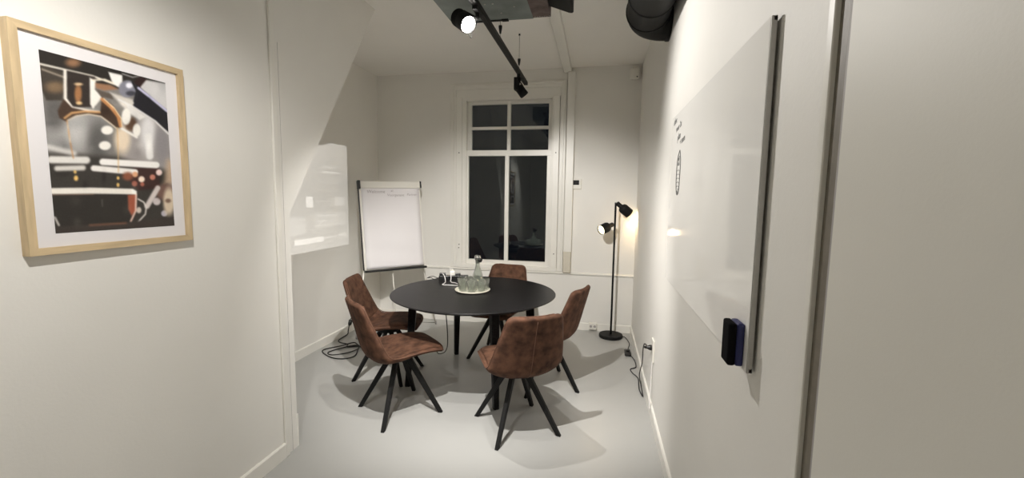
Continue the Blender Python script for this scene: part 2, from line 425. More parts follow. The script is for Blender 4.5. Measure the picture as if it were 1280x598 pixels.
# spout
poly(A_([(168,300),(135,370),(145,412),(182,432),(230,400),(300,385),(375,395),(430,432),(470,468),(500,462),(490,395),(450,335),(385,285),(375,380),(300,370),(215,350)]), (66,48,36), 3)
line(A_([(175,412),(215,382),(290,372),(372,376)]), 6, (212,164,112), 3)
line(A_([(190,425),(240,398),(310,388),(380,400),(440,445),(468,468)]), 3, (240,225,200), 2)
line(A_([(385,300),(440,350),(478,400),(492,455)]), 9, (190,132,84), 4)
line(A_([(395,296),(455,350),(495,410),(500,460)]), 3, (245,220,180), 2)
# handle
poly(A_([(420,140),(500,158),(502,235),(470,225),(440,195)]), (240,238,234), 4)
ell(265, 142, 25, 25, (130,130,142), 6); ell(270, 132, 10, 8, (235,235,245), 5); ell(275, 155, 14, 7, (60,60,70), 5)
poly(A_([(575,205),(770,370),(772,490),(690,430),(560,340),(590,260)]), (24,23,30), 3)
line(A_([(592,232),(660,285),(760,368)]), 7, (196,194,220), 4)
line(A_([(560,200),(585,250),(570,310)]), 6, (25,25,30), 3)
line(A_([(480,300),(560,340),(690,425),(768,500)]), 5, (226,224,222), 3)
poly(A_([(520,320),(560,345),(640,400),(600,420),(540,380)]), (225,222,218), 8)
# glow blobs
ell(275, 245, 16, 20, (95,70,52), 12)
for x_, y_, a_, b_ in ((208,263,17,13),(202,308,17,13),(262,223,13,24),(292,262,11,19)): ell(x_, y_, a_, b_, (244,240,232), 4)
line(A_([(500,470),(585,520)]), 7, (240,235,228), 3)
# steaming cups in the distance
line(C_([(40,30),(200,70)]), 14, (205,202,198), 12)
line(C_([(60,110),(275,112)]), 21, (224,221,216), 8); line(C_([(95,165),(255,160)]), 15, (214,210,204), 8)
line(C_([(655,-40),(665,85)]), 20, (232,230,228), 8)
poly(C_([(560,160),(720,160),(730,285),(600,300),(540,240)]), (58,32,28), 8)
line(C_([(375,122),(705,140)]), 19, (245,242,238), 4); line(C_([(320,162),(575,185)]), 17, (242,238,233), 4)
ell(*C_([(530,212)])[0], 15, 12, (140,82,58), 12)
for x_, y_, r_, c_ in ((615,230,9,(248,226,208)),(723,187,9,(244,218,212)),(683,217,8,(196,128,108)),(572,258,8,(160,96,80)),(620,262,6,(170,100,82)),(710,370,11,(204,194,194)),(757,445,9,(186,180,190)),(575,200,8,(226,170,130))):
    ell(*C_([(x_, y_)])[0], r_, r_, c_, 3)
ell(*C_([(760,310)])[0], 26, 24, (112,84,74), 16)
line(C_([(650,400),(715,285)]), 15, (212,202,198), 6)
ell(*C_([(785,370)])[0], 16, 40, (214,196,172), 12); ell(*C_([(780,365)])[0], 8, 6, (120,95,80), 6)
# coffee streams and drops
line([(94,236),(104,300),(113,345)], 3, (196,140,86), 2); line([(237,255),(240,330),(241,385)], 3, (216,176,120), 2, .8)
line([(94,236),(104,300)], 1.4, (245,215,170), 1.5)
for x_, y_, a_, b_ in ((121,403,6,8),(118,385,4,5),(240,402,4,5),(240,422,4,6)): ell(x_, y_, a_, b_, (240,198,116), 2)
# cup
line(C_([(595,355),(630,375),(645,410),(640,450),(595,500)]), 4, (226,220,214), 2)
ell(*C_([(600,425)])[0], 7, 9, (210,200,190), 4)
poly(C_([(55,322),(588,320),(582,440),(560,500),(500,520),(90,540)]), (40,36,32), 2.5)
poly(C_([(530,330),(585,325),(582,430),(555,460),(535,420)]), (160,84,60), 7)
line(C_([(582,325),(580,430),(550,495)]), 5, (238,204,190), 4)
poly(C_([(50,288),(300,284),(560,290),(586,305),(586,326),(300,322),(50,326)]), (240,235,226), 2.5)
line(C_([(60,330),(320,326)]), 2, (150,120,100), 2)
line(C_([(373,360),(375,400)]), 3, (92,88,84), 3)
poly(C_([(80,530),(500,505),(840,465),(840,540),(80,585)]), (56,48,44), 8)
line(C_([(300,520),(520,506)]), 5, (120,82,62), 8); line(C_([(85,470),(110,520)]), 5, (225,220,215), 3)
def smooth(im, k):
    g = np.exp(-np.arange(-3, 4)**2/(2*k*k)); g /= g.sum(); a = im.reshape(NV+1, NU+1, 3)
    for ax in (0, 1):
        pd = [(0, 0)]*3; pd[ax] = (3, 3); b = np.pad(a, pd, 'edge')
        a = sum(w_*np.take(b, range(i, i+a.shape[ax]), ax) for i, w_ in enumerate(g))
    return a.reshape(-1, 3)
IMG = smooth(IMG, .75)
_r = np.random.default_rng(11)
for _ in range(46):      # out-of-focus glints of the machine
    ex, ey = _r.uniform(30, 400), _r.uniform(80, 540); amp = _r.uniform(-22, 26)
    IMG += (amp*np.exp(-(((GX-ex)/_r.uniform(5, 26))**2+((GY-ey)/_r.uniform(5, 22))**2)))[:, None]*np.array([1, .97, .93])
IMG = np.clip(IMG, 20, 250)
rng = np.random.default_rng(3); IMG += rng.normal(0, 2.0, (IMG.shape[0], 1))
IMGn = np.clip(IMG/255, 0, 1); LINC = np.where(IMGn <= .04045, IMGn/12.92, ((IMGn+.055)/1.055)**2.4)
me = bpy.data.meshes.new('photo_print')
ox, oy, oz = fr['_o']
vs = [(xo+.0186-ox, PY0+(PY1-PY0)*i/NU-oy, PZ1-(PZ1-PZ0)*j/NV-oz) for j in range(NV+1) for i in range(NU+1)]
fs = [(j*(NU+1)+i, (j+1)*(NU+1)+i, (j+1)*(NU+1)+i+1, j*(NU+1)+i+1) for j in range(NV) for i in range(NU)]
me.from_pydata(vs, [], fs)
ca = me.color_attributes.new('print', 'FLOAT_COLOR', 'POINT')
ca.data.foreach_set('color', np.concatenate([LINC, np.ones((len(LINC), 1))], 1).astype(np.float32).ravel())
pm = mat('photo_ink', (.5, .5, .5), .45); nt = pm.node_tree
at = nt.nodes.new('ShaderNodeVertexColor'); at.layer_name = 'print'
nt.links.new(at.outputs['Color'], nt.nodes['Principled BSDF'].inputs['Base Color'])
me.materials.append(pm)
po = bpy.data.objects.new('photo_print', me); COL.objects.link(po); po.parent = fr

# ------------------------------------------------------------------ whiteboard
wb = thing('whiteboard', 'large frameless whiteboard with faint marker notes on the right wall', 'whiteboard', (XR, 1.8, 1.06))
WY0, WY1, WB0, WB1, WX = 1.168, 2.53, 1.051, 1.939, .395
bm = B(); box(bm, (WX, WY0+.004, WB0), (WX+.006, WY1, WB1)); obj('writing_surface', bm, M['board'], wb)
bm = B(); box(bm, (WX+.001, WY0, WB0-.002), (WX+.014, WY0+.012, WB1+.002), .001, 1); box(bm, (WX+.006, WY1-.012, WB0), (WX+.014, WY1, WB1)); box(bm, (WX+.006, WY0, WB1-.01), (WX+.014, WY1, WB1)); box(bm, (WX+.006, WY0, WB0), (WX+.014, WY1, WB0+.01))
obj('edge_profile', bm, M['alu'], wb)
for yy, zz in ((WY0+.08, WB0+.08), (WY1-.1, WB0+.08), (WY0+.08, WB1-.1), (WY1-.1, WB1-.1)):
    bm = B(); box(bm, (WX+.0135, yy-.03, zz-.03), (XR-.0005, yy+.03, zz+.03)); obj('standoff', bm, M['dark_gap'], wb)

def text_mesh(body, size, M4, m, name, parent, extr=.0004):
    cu = bpy.data.curves.new('t', 'FONT'); cu.body = body; cu.size = size; cu.extrude = extr; cu.shear = .15
    cu.resolution_u = 2
    to = bpy.data.objects.new('t', cu); COL.objects.link(to)
    bpy.context.view_layer.update()
    dg = bpy.context.evaluated_depsgraph_get()
    me = bpy.data.meshes.new_from_object(to.evaluated_get(dg)); bpy.data.objects.remove(to)
    me.transform(M4)
    if parent is not None and '_o' in parent: me.transform(Matrix.Translation(-Vector(parent['_o'])))
    me.materials.clear(); me.materials.append(m)
    o = bpy.data.objects.new(name, me); COL.objects.link(o); o.parent = parent
    if parent is not None and '_o' in parent: o['_o'] = list(parent['_o'])
    return o
# whiteboard text: reads with +y to the left (seen from the room), writing runs from far to near
def wb_m(yy, zz, rot=0):
    m = Matrix(((0, 0, -1, WX-.0003), (-1, 0, 0, yy), (0, 1, 0, zz), (0, 0, 0, 1)))
    return m @ Matrix.Rotation(rot, 4, 'Z')
for body, s, yy, zz in (('Idee', .05, 2.485, 1.89), ('voor 2x', .045, 2.41, 1.845), ('plan', .05, 2.36, 1.795), ('+ team', .045, 2.29, 1.765)):
    text_mesh(body, s, wb_m(yy, zz, .1), M['ink2'], 'marker_writing', wb)
def wbline(pts, r=.0022):
    bm = B(); tube(bm, [(WX-.0005, yy, zz) for yy, zz in pts], r, n=6, k=4); obj('marker_line', bm, M['ink2'], wb, True)
wbline([(2.27, 1.74), (2.31, 1.71), (2.33, 1.66), (2.33, 1.58), (2.31, 1.53), (2.28, 1.52), (2.25, 1.55), (2.24, 1.62), (2.24, 1.69), (2.26, 1.73), (2.27, 1.74)])
for zz in (1.69, 1.665): text_mesh('oB', .035, wb_m(2.31, zz), M['ink2'], 'marker_writing', wb)
for zz in (1.64, 1.62, 1.60, 1.58, 1.56): wbline([(2.32, zz), (2.29, zz+.004), (2.26, zz-.002)], .0012)
wbline([(2.30, 1.54), (2.28, 1.525), (2.26, 1.54), (2.28, 1.55)], .002)

t = thing('board_eraser', 'black and navy whiteboard eraser stuck to the lower board corner', 'eraser', (WX, 1.215, 1.035))
EY0, EY1, EZ0, EZ1 = 1.195, 1.257, 1.055, 1.172
bm = B(); box(bm, (WX-.020, EY0, EZ0), (WX, EY1, EZ1), .006, 3); obj('body', bm, M['blue_plastic'], t)
bm = B(); box(bm, (WX-.040, EY0, EZ0), (WX-.019, EY1, EZ1), .007, 3); obj('felt_pad', bm, M['felt_black'], t)

# ------------------------------------------------------------------ flip chart easel
fc = thing('flipchart', 'white flipchart easel with paper pad standing in the alcove corner', 'flipchart', (-2.12, 4.25, 0))
BL = Vector((-2.335, 3.97, .712)); BR = Vector((-1.848, 4.385, .722)); TL = Vector((-2.435, 4.045, 1.632)); TR = Vector((-1.925, 4.44, 1.652))
eu = (BR-BL).normalized(); ev = ((TL+TR)/2-(BL+BR)/2).normalized(); en = eu.cross(ev).normalized()
if en.y > 0: en = -en       # faces the room
Wd = ((BR-BL).length+(TR-TL).length)/2; Hd = (TL-BL).length
C0 = (BL+BR)/2
def fp(u, v, n=0): return C0+eu*u+ev*v+en*n
def fbox(bm, u0, u1, v0, v1, n0, n1, bev=0):
    box(bm, (u0, v0, n0), (u1, v1, n1), bev, 2)
def fobj(name, dims, m, bev=0, label=None, sm=False):
    bm = B()
    for d in dims: box(bm, (d[0], d[2], d[4]), (d[1], d[3], d[5]), bev, 2)
    R3 = Matrix((eu, ev, en)).transposed()
    bmesh.ops.transform(bm, matrix=Matrix.Translation(C0) @ R3.to_4x4(), verts=bm.verts[:])
    return obj(name, bm, M[m], fc, sm, label)
hw = Wd/2
fobj('board', [(-hw, hw, 0, Hd-.02, -.016, 0)], 'white_plastic', .003)
fobj('clamp_bar', [(-hw+.01, hw-.005, Hd-.075, Hd, -.02, .028)], 'white_plastic', .008)
fobj('end_cap', [(-hw-.018, -hw+.012, Hd-.08, Hd+.006, -.03, .034)], 'black_plastic', .006)
fobj('end_cap', [(hw-.006, hw+.012, Hd-.07, Hd+.003, -.022, .03)], 'black_plastic', .005)
fobj('pen_tray', [(-hw-.004, hw+.006, -.022, 0, -.02, .05)], 'black_plastic', .003)
fobj('side_rail', [(-hw-.012, -hw+.001, .0, Hd-.06, -.028, -.006)], 'black_plastic', .001)
# paper pad with a slight curl at the bottom edge
bm = B(); nu, nv = 12, 30; g = []
for j in range(nv+1):
    v = .012+(Hd-.085)*j/nv; row = []
    for i in range(nu+1):
        u = -hw+.018+(2*hw-.036)*i/nu
        n = .010+.006*math.exp(-j/3)*(1+.4*math.sin(u*9))+.0035*math.sin(j*.8+u*3)*(1-j/nv)
        row.append(bm.verts.new(fp(u, v, n)))
    g.append(row)
for j in range(nv):
    for i in range(nu): bm.faces.new([g[j][i], g[j][i+1], g[j+1][i+1], g[j+1][i]])
pad = obj('paper_pad', bm, M['paper'], fc, True)
sm_ = pad.modifiers.new('s', 'SOLIDIFY'); sm_.thickness = .006
def fc_m(u, v, n=.0215, rot=0):
    o = fp(u, v, n); return Matrix(((eu.x, ev.x, en.x, o.x), (eu.y, ev.y, en.y, o.y), (eu.z, ev.z, en.z, o.z), (0, 0, 0, 1))) @ Matrix.Rotation(rot, 4, 'Z')
text_mesh('Welcome', .047, fc_m(-hw+.07, Hd-.126), M['ink'], 'handwriting', fc)
text_mesh('at', .036, fc_m(-.005, Hd-.112), M['ink'], 'handwriting', fc)
text_mesh('Voorgenant', .038, fc_m(-.045, Hd-.160), M['ink'], 'handwriting', fc)
text_mesh('Partner', .036, fc_m(hw-.155, Hd-.154), M['ink'], 'handwriting', fc)
def leg(p, q, r=.009):
    bm = B(); cyl(bm, p, q, r, r*.9, n=16); l = obj('leg', bm, M['white_plastic'], fc, True)
    bm = B(); cyl(bm, Vector(q)+Vector((0, 0, -.004)), Vector(q)+Vector((0, 0, .035)), r*1.25, n=16); obj('foot', bm, M['seal'], l, True)
leg(fp(-hw+.04, .25, -.03), (-2.40, 3.90, .006), .010)
leg(fp(-.03, .10, -.03), (-2.05, 4.11, .006), .006)
leg(fp(hw-.06, .25, -.03), (-1.80, 4.58, .006), .007)
bm = B(); cyl(bm, (-1.90, 4.47, .21), (-1.94, 4.62, .03), .004, n=10); 
bm.free()
bm = B(); cyl(bm, (-2.10, 4.22, .12), (-1.80, 4.58, .02), .004, n=10); obj('spreader', bm, M['alu'], fc, True)

# ------------------------------------------------------------------ round table
TC = Vector((-.925, 3.165, 0)); TRr = .638
tb = thing('round_table', 'round black wooden table with four slanted legs amid brown chairs', 'table', TC)
bm = B(); lathe(bm, [(0, .722), (TRr-.05, .722), (TRr-.012, .738), (TRr, .745), (TRr, .747), (TRr-.003, .75), (0, .75)], TC, n=128)
obj('tabletop', bm, M['table'], tb)
feet = [(-1.415, 3.00), (-.655, 2.80), (-1.265, 3.74), (-.50, 3.52)]
fcx = sum(f[0] for f in feet)/4; fcy = sum(f[1] for f in feet)/4
for fx, fy in feet:
    dx, dy = fx-TC.x, fy-TC.y; L = math.hypot(dx, dy)
    tx, ty = TC.x+dx/L*(L-.05), TC.y+dy/L*(L-.05)
    bm = B(); bar(bm, (tx, ty, .724), (fx, fy, 0), .062, .040, .062, .040, up=(dx, dy)); obj('leg', bm, M['table'], tb)
bm = B(); 
for a_ in (0, 1):
    i, j = ((0, 3), (1, 2))[a_]
    p_ = Vector((*feet[i], .70)); q_ = Vector((*feet[j], .70)); c_ = (p_+q_)/2
    bar(bm, c_+(p_-c_)*.86, c_+(q_-c_)*.86, .05, .05, .04, .04)
obj('apron_frame', bm, M['table'], tb)

# ------------------------------------------------------------------ chairs
PROF = [(.262, .425), (.232, .446), (.14, .452), (.03, .438), (-.07, .412), (-.150, .410), (-.210, .446), (-.238, .516), (-.262, .612), (-.288, .712), (-.318, .820)]
HALF = [.180, .200, .220, .232, .240, .245, .245, .234, .216, .194, .170]
LIFT = [-.010, -.004, .008, .026, .048, .062, .066, .058, .042, .028, .018]
def interp_prof(k=10):
    P = catmull([(a, 0, b) for a, b in PROF], k)
    W = [v.x for v in catmull([(h_, 0, 0) for h_ in HALF], k)]
    Lf = [v.x for v in catmull([(h_, 0, 0) for h_ in LIFT], k)]
    return P, W, Lf
SP, SW, SL = interp_prof()
arc = [0]
for a_, b_ in zip(SP, SP[1:]): arc.append(arc[-1]+(b_-a_).length)
TOT = arc[-1]
def halfw(i):
    w_ = SW[i]; s = arc[i]
    for dist, r in ((s, .05), (TOT-s, .038)):
        if dist < r: w_ -= r-math.sqrt(max(0, r*r-(r-dist)**2))
    return w_
def nrm(i):
    a_ = SP[max(0, i-1)]; b_ = SP[min(len(SP)-1, i+1)]; t_ = (b_-a_).normalized()
    return Vector((t_.z, 0, -t_.x))*-1 if False else Vector((-t_.z, 0, t_.x))*(-1)   # points to the sitter's side
def sitn(i):
    n_ = nrm(i)
    return n_
def spoint(i, v, off):
    n_ = sitn(i); w_ = halfw(i)
    return SP[i]+Vector((0, v*w_, 0))+n_*(SL[i]*abs(v)**2.4+off)
# check the sign: on the seat the sitter's side is up
SGN = 1 if sitn(20).z > 0 else -1
def spoint(i, v, off):
    n_ = sitn(i)*SGN; w_ = halfw(i)
    return SP[i]+Vector((0, v*w_, 0))+n_*(SL[i]*abs(v)**2.4+off)
def slab(i0, i1, th, soft0, soft1, puff=0, ins=0, nv=18, base=0):
    """closed padded slab between profile stations, rounded at its edges"""
    bm = B(); top = []; bot = []
    s0, s1 = arc[i0], arc[i1]
    for i in range(i0, i1+1):
        e = 1
        r = .016
        if soft0 and arc[i]-s0 < r: e = math.sqrt(max(0, 1-((r-(arc[i]-s0))/r)**2))
        if soft1 and s1-arc[i] < r: e = min(e, math.sqrt(max(0, 1-((r-(s1-arc[i]))/r)**2)))
        rt_, rb_ = [], []
        for j in range(nv+1):
            v = math.sin((-1+2*j/nv)*PI/2); v = .5*v+.5*(-1+2*j/nv); v *= (1-ins)
            k_ = abs(v)/(1-ins); ev_ = math.sqrt(max(0, 1-k_**10))*e
            u_ = (arc[i]-s0)/max(1e-6, s1-s0)
            pf = puff*(1-k_**3)*math.sin(PI*min(1, max(0, u_)))**.6 if puff else 0
            rt_.append(bm.verts.new(spoint(i, v, base+th/2*ev_+pf)))
            rb_.append(bm.verts.new(spoint(i, v, base-th/2*ev_)))
        top.append(rt_); bot.append(rb_)
    n_ = len(top)
    for a in range(n_-1):
        for j in range(nv):
            bm.faces.new([top[a][j], top[a][j+1], top[a+1][j+1], top[a+1][j]])
            bm.faces.new([bot[a][j+1], bot[a][j], bot[a+1][j], bot[a+1][j+1]])
        bm.faces.new([top[a][0], top[a+1][0], bot[a+1][0], bot[a][0]])
        bm.faces.new([top[a+1][nv], top[a][nv], bot[a][nv], bot[a+1][nv]])
    for a in (0, n_-1):
        for j in range(nv): bm.faces.new([top[a][j], bot[a][j], bot[a][j+1], top[a][j+1]])
    bmesh.ops.remove_doubles(bm, verts=bm.verts[:], dist=.0004)
    return bm
NS = len(SP)-1; BEND = 55
def make_chair():
    r = thing('dining_chair', '', 'chair', world=False, group='brown suede chairs around the round table')
    s = obj('seat', slab(0, BEND+1, .036, True, False), M['suede'], r, True)
    cp = slab(6, BEND-4, .020, True, True, puff=.014, ins=.10, base=.016); obj('seat_cushion', cp, M['suede_in'], s, True)
    b = obj('backrest', slab(BEND, NS, .034, False, True), M['suede'], r, True)
    pb = slab(BEND+2, NS-2, .012, True, True, puff=.008, ins=.05, base=.015); obj('back_cushion', pb, M['suede_in'], b, True)
    # piping round the whole rim
    pts = [spoint(i, -1, .004) for i in range(1, NS, 3)]
    top_ = [spoint(NS, v, .004) for v in (-.8, -.4, 0, .4, .8)]
    fr_ = [spoint(0, v, .004) for v in (.8, .4, 0, -.4, -.8)]
    bm = B(); tube(bm, pts+top_+[spoint(i, 1, .004) for i in range(NS-1, 0, -3)]+fr_, 0.0030, n=6, k=2, closed=True)
    obj('piping', bm, M['piping'], r, True, 'lighter brown piping round the rim')
    bm = B(); tube(bm, [spoint(i, 0, -.0172) for i in range(BEND-6, NS, 3)], .0024, n=6, k=2); obj('back_seam', bm, M['piping'], b, True)
    lg = bpy.data.objects.new('leg_base', None)
    hub = B(); cyl(hub, (0, 0, .375), (0, 0, .408), .085, .10, n=24); hb_ = obj('leg_hub', hub, M['black_metal'], r)
    legs = []
    for k in range(4):
        a = PI/4+k*PI/2; c, s_ = math.cos(a), math.sin(a)
        bm = B(); bar(bm, (c*.055, s_*.055, .395), (c*.292, s_*.292, 0), .044, .030, .030, .024, up=(c, s_))
        legs.append(obj('leg', bm, M['black_metal'], r))
    return r
chair0 = make_chair()
def copy_tree(o, parent=None):
    c = o.copy(); COL.objects.link(c)
    if parent is not None: c.parent = parent
    for ch in list(o.children): copy_tree(ch, c)
    return c
CH = [  # x, y, facing, legs' facing, label
    (-.475, 2.62, 121, 123, 'brown suede chair nearest the camera with its seamed back turned to us'),
    (-1.31, 2.65, 47, 50, 'brown suede chair front left of the table, seen from its side'),
    (-1.67, 3.19, 12, 0, 'brown suede chair at the back left, behind the front left chair'),
    (-.88, 3.815, 262, 258, 'brown suede chair on the far side of the table below the window'),
    (-.375, 3.29, 160, 205, 'brown suede chair right of the table facing left near the lamp'),
]
srcs = [chair0]+[copy_tree(chair0) for _ in CH[1:]]
for (x_, y_, fa, la, lab), o in zip(CH, srcs):
    o.location = (x_, y_, 0); o.rotation_euler = (0, 0, math.radians(fa)); o['label'] = lab
    for ch in o.children:
        if ch.name.startswith('leg'): ch.rotation_euler = (0, 0, math.radians(la-fa))
for o in bpy.data.objects:
    if o.name == 'leg_base': bpy.data.objects.remove(o); break

# ------------------------------------------------------------------ things on the table
TZ = .75
TY = Vector((-.945, 3.19, TZ))
bm = B(); lathe(bm, [(0, .0), (.12, .0), (.136, .006), (.140, .016), (.137, .018), (.130, .010), (0, .008)], TY, n=64)
tag(obj('serving_tray', bm, M['cream'], smooth=True), 'round cream tray holding glasses and a carafe on the table', 'tray')
gz = TZ+.009
def tumbler_bm():
    bm = B(); lathe(bm, [(0, 0), (.026, 0), (.0285, .004), (.034, .088), (.0325, .0895), (.0310, .088), (.026, .010), (0, .009)], n=32); return bm
g0 = obj('drinking_glass', tumbler_bm(), M['tumbler'], smooth=True)
gp = [(-.092, .005), (-.058, -.072), (.018, -.092), (.086, -.045), (.094, .034), (.012, -.012), (-.055, .078)]
gl = ['clear drinking glass at the left edge of the cream tray', 'clear drinking glass at the front left of the cream tray', 'clear drinking glass at the front middle of the cream tray',
      'clear drinking glass at the front right of the cream tray', 'clear drinking glass at the right edge of the cream tray', 'clear drinking glass in the centre of the cream tray', 'clear drinking glass at the back left of the cream tray']
for i, ((dx, dy), lab) in enumerate(zip(gp, gl)):
    o = g0 if i == 0 else g0.copy()
    if i: COL.objects.link(o)
    o.location = (TY.x+dx, TY.y+dy, gz); tag(o, lab, 'glass', 'clear glasses on the cream tray')
cf = thing('water_carafe', 'tall clear glass carafe with shiny pourer at the back of the tray', 'carafe', (TY.x+.018, TY.y+.078, gz))
cb = Vector(cf['_o'])
bm = B(); lathe(bm, [(0, 0), (.040, 0), (.046, .006), (.048, .05), (.040, .11), (.022, .16), (.0165, .19), (.020, .225), (.018, .225), (.0145, .19), (.019, .16), (.037, .11), (.0445, .05), (.043, .010), (0, .008)], cb, n=40)
obj('bottle', bm, M['tumbler'], cf, True)
bm = B(); lathe(bm, [(0, .0095), (.0425, .0105), (.044, .05), (.0385, .095), (0, .095)], cb, n=32); obj('water', bm, M['water'], cf, True)
bm = B(); lathe(bm, [(0, .20), (.0135, .20), (.014, .228), (.024, .230), (.026, .245), (.024, .262), (.012, .268), (0, .268)], cb, n=32); obj('pourer', bm, M['chrome'], cf, True)
bm = B(); lathe(bm, [(0, .0), (.017, .0), (.017, .026), (0, .026)], cb+Vector((.012, -.01, .236)), (.8, -.2, -.3), n=24); obj('lid', bm, M['black_plastic'], cf, True)
# power strip with plugs
ps = thing('power_strip', 'black power strip with cables on the far left of the table', 'power strip', (-1.26, 3.60, TZ))
a_ = math.radians(18); ca_, sa_ = math.cos(a_), math.sin(a_)
def pl(x, y, z): return Vector((-1.235+x*ca_-y*sa_, 3.575+x*sa_+y*ca_, TZ+z))
def rbox(bm, a, b, bev=.004):
    b0 = B(); box(b0, a, b, bev); 
    for v in b0.verts: v.co = pl(*v.co)
    me_ = bpy.data.meshes.new('x'); b0.to_mesh(me_); b0.free(); bm.from_mesh(me_); bpy.data.meshes.remove(me_)
bm = B(); rbox(bm, (-.13, -.028, 0), (.13, .028, .04)); obj('body', bm, M['black_plastic'], ps)
bm = B(); rbox(bm, (-.125, -.022, .04), (-.07, .022, .062)); obj('adapter', bm, M['black_plastic'], ps)
bm = B(); rbox(bm, (.015, -.022, .04), (.06, .022, .058)); obj('adapter', bm, M['black_plastic'], ps)
bm = B(); rbox(bm, (-.035, -.022, .04), (.012, .022, .082), .008); cyl(bm, pl(-.012, 0, .08), pl(-.012, 0, .10), .011, n=16); obj('plug', bm, M['white_plastic'], ps)
def cable(name, pts, m, lab, r=.003, k=8):
    bm = B(); tube(bm, pts, r, n=8, k=k); return tag(obj(name, bm, M[m], smooth=True), lab, 'cable')
cable('charging_cable', [pl(-.1, -.01, .062), pl(-.08, -.05, .045), (-1.27, 3.46, TZ+.006), (-1.255, 3.38, TZ+.004), (-1.25, 3.335, TZ+.004), (-1.19, 3.33, TZ+.004), (-1.12, 3.33, TZ+.004), (-1.07, 3.33, TZ+.004)], 'white_cable', 'white cable looping from the power strip towards the tray', .0035)
cable('charging_cable', [pl(-.012, 0, .10), pl(-.03, -.03, .11), (-1.24, 3.52, TZ+.03), (-1.22, 3.46, TZ+.005), (-1.17, 3.43, TZ+.004), (-1.10, 3.36, TZ+.004), (-1.06, 3.34, TZ+.004)], 'white_cable', 'white cable from the upright white plug to the tray', .0035)
cable('black_cable', [pl(-.13, 0, .02), (-1.39, 3.50, TZ+.012), (-1.43, 3.52, TZ+.02), (-1.47, 3.54, TZ+.012), (-1.44, 3.585, TZ+.02), (-1.40, 3.60, TZ+.005), (-1.36, 3.60, TZ+.005)], 'rubber', 'short black cable looped at the table edge beside the power strip', .003)
cable('hanging_cable', [(-1.10, 3.02, .715), (-1.105, 3.02, .62), (-1.10, 3.03, .50), (-1.12, 3.10, .36), (-1.20, 3.30, .22), (-1.30, 3.50, .10), (-1.42, 3.68, .012), (-1.47, 3.76, .006)], 'rubber', 'black cable hanging from under the table down to the floor', .004)

# ------------------------------------------------------------------ floor cables
cable('extension_cable', [(-2.575, 4.05, .12), (-2.56, 4.0, .055), (-2.53, 3.93, .03), (-2.555, 3.82, .006), (-2.50, 3.76, .005), (-2.40, 3.73, .005), (-2.36, 3.66, .005), (-2.27, 3.70, .006), (-2.22, 3.62, .012), (-2.27, 3.52, .005), (-2.38, 3.44, .005), (-2.45, 3.50, .005), (-2.36, 3.64, .012), (-2.26, 3.70, .018),
    (-2.21, 3.60, .01), (-2.16, 3.46, .005), (-2.22, 3.38, .005), (-2.34, 3.38, .005), (-2.49, 3.47, .005), (-2.53, 3.55, .005), (-2.43, 3.66, .010), (-2.34, 3.75, .02), (-2.24, 3.68, .014), (-2.10, 3.62, .005), (-1.95, 3.60, .005)], 'rubber', 'tangled black cable on the floor by the alcove wall', .0055)
pg = thing('cable_plug', 'black plug hanging on the cable by the alcove skirting', 'plug', (-2.575, 4.05, .09))
bm = B(); lathe(bm, [(0, 0), (.012, 0), (.02, .02), (.021, .06), (0, .062)], (-2.575, 4.045, .09), (.2, .2, 1), n=24); obj('body', bm, M['black_plastic'], pg, True)
bm = B(); tube(bm, [(-2.572, 4.06, .15), (-2.56, 4.09, .19), (-2.575, 4.12, .24)], .005, n=8); obj('cord', bm, M['rubber'], pg, True)

# ------------------------------------------------------------------ floor lamp
LX, LY = .19, 4.60
lamp = thing('floor_lamp', 'black floor lamp with two adjustable shades in the far right corner', 'floor lamp', (LX, LY, 0))
bm = B(); lathe(bm, [(0, 0), (.120, 0), (.125, .004), (.125, .030), (.121, .035), (0, .035)], (LX, LY, 0), n=64); obj('base', bm, M['black_metal'], lamp)
bm = B(); cyl(bm, (LX, LY, .033), (LX, LY, 1.45), .0105, n=20); obj('pole', bm, M['black_metal'], lamp, True)
def head(p, d, joint):
    """p = centre of the opening; d = direction the lamp shines"""
    d = Vector(d).normalized(); p = Vector(p); back = p-d*.175
    bm = B(); lathe(bm, [(.050, 0), (.0505, .0), (.052, .01), (.052, .085), (.046, .105), (.028, .118), (.0235, .122), (.0235, .172), (.019, .178), (0, .178),
                         (0, .118), (.026, .112), (.043, .101), (.0495, .082), (.050, .01)], p, -d, n=40, close=False)
    s = obj('shade', bm, M['black_metal'], lamp, True)
    bm = B(); lathe(bm, [(0, .10), (.014, .098), (.02, .085), (.040, .055), (.0475, .030), (.0475, .012), (.03, .004), (0, .002)], p, -d, n=32); obj('bulb', bm, M['bulb'], s, True)
    bm = B(); tube(bm, [p-d*.155, joint], .006, n=10, smooth=False)
    obj('arm', bm, M['chrome'], lamp, True)
    l = bpy.data.lights.new('lamp_light', 'SPOT'); l.energy = 3.2; l.color = (1, .70, .36); l.spot_size = math.radians(150); l.spot_blend = .6; l.shadow_soft_size = .03
    lo = bpy.data.objects.new('lamp_light', l); COL.objects.link(lo); lo.location = p+d*.012; lo.rotation_euler = d.to_track_quat('-Z', 'Y').to_euler()
    lo.parent = s; lo.location = Vector(lo.location)-Vector(lamp['_o'])
    return lo
head((.335, LY+.035, 1.335), (.75, .25, -.62), (LX, LY, 1.425))
head((.045, LY-.12, 1.165), (-.66, -.62, -.30), (LX, LY, 1.215))

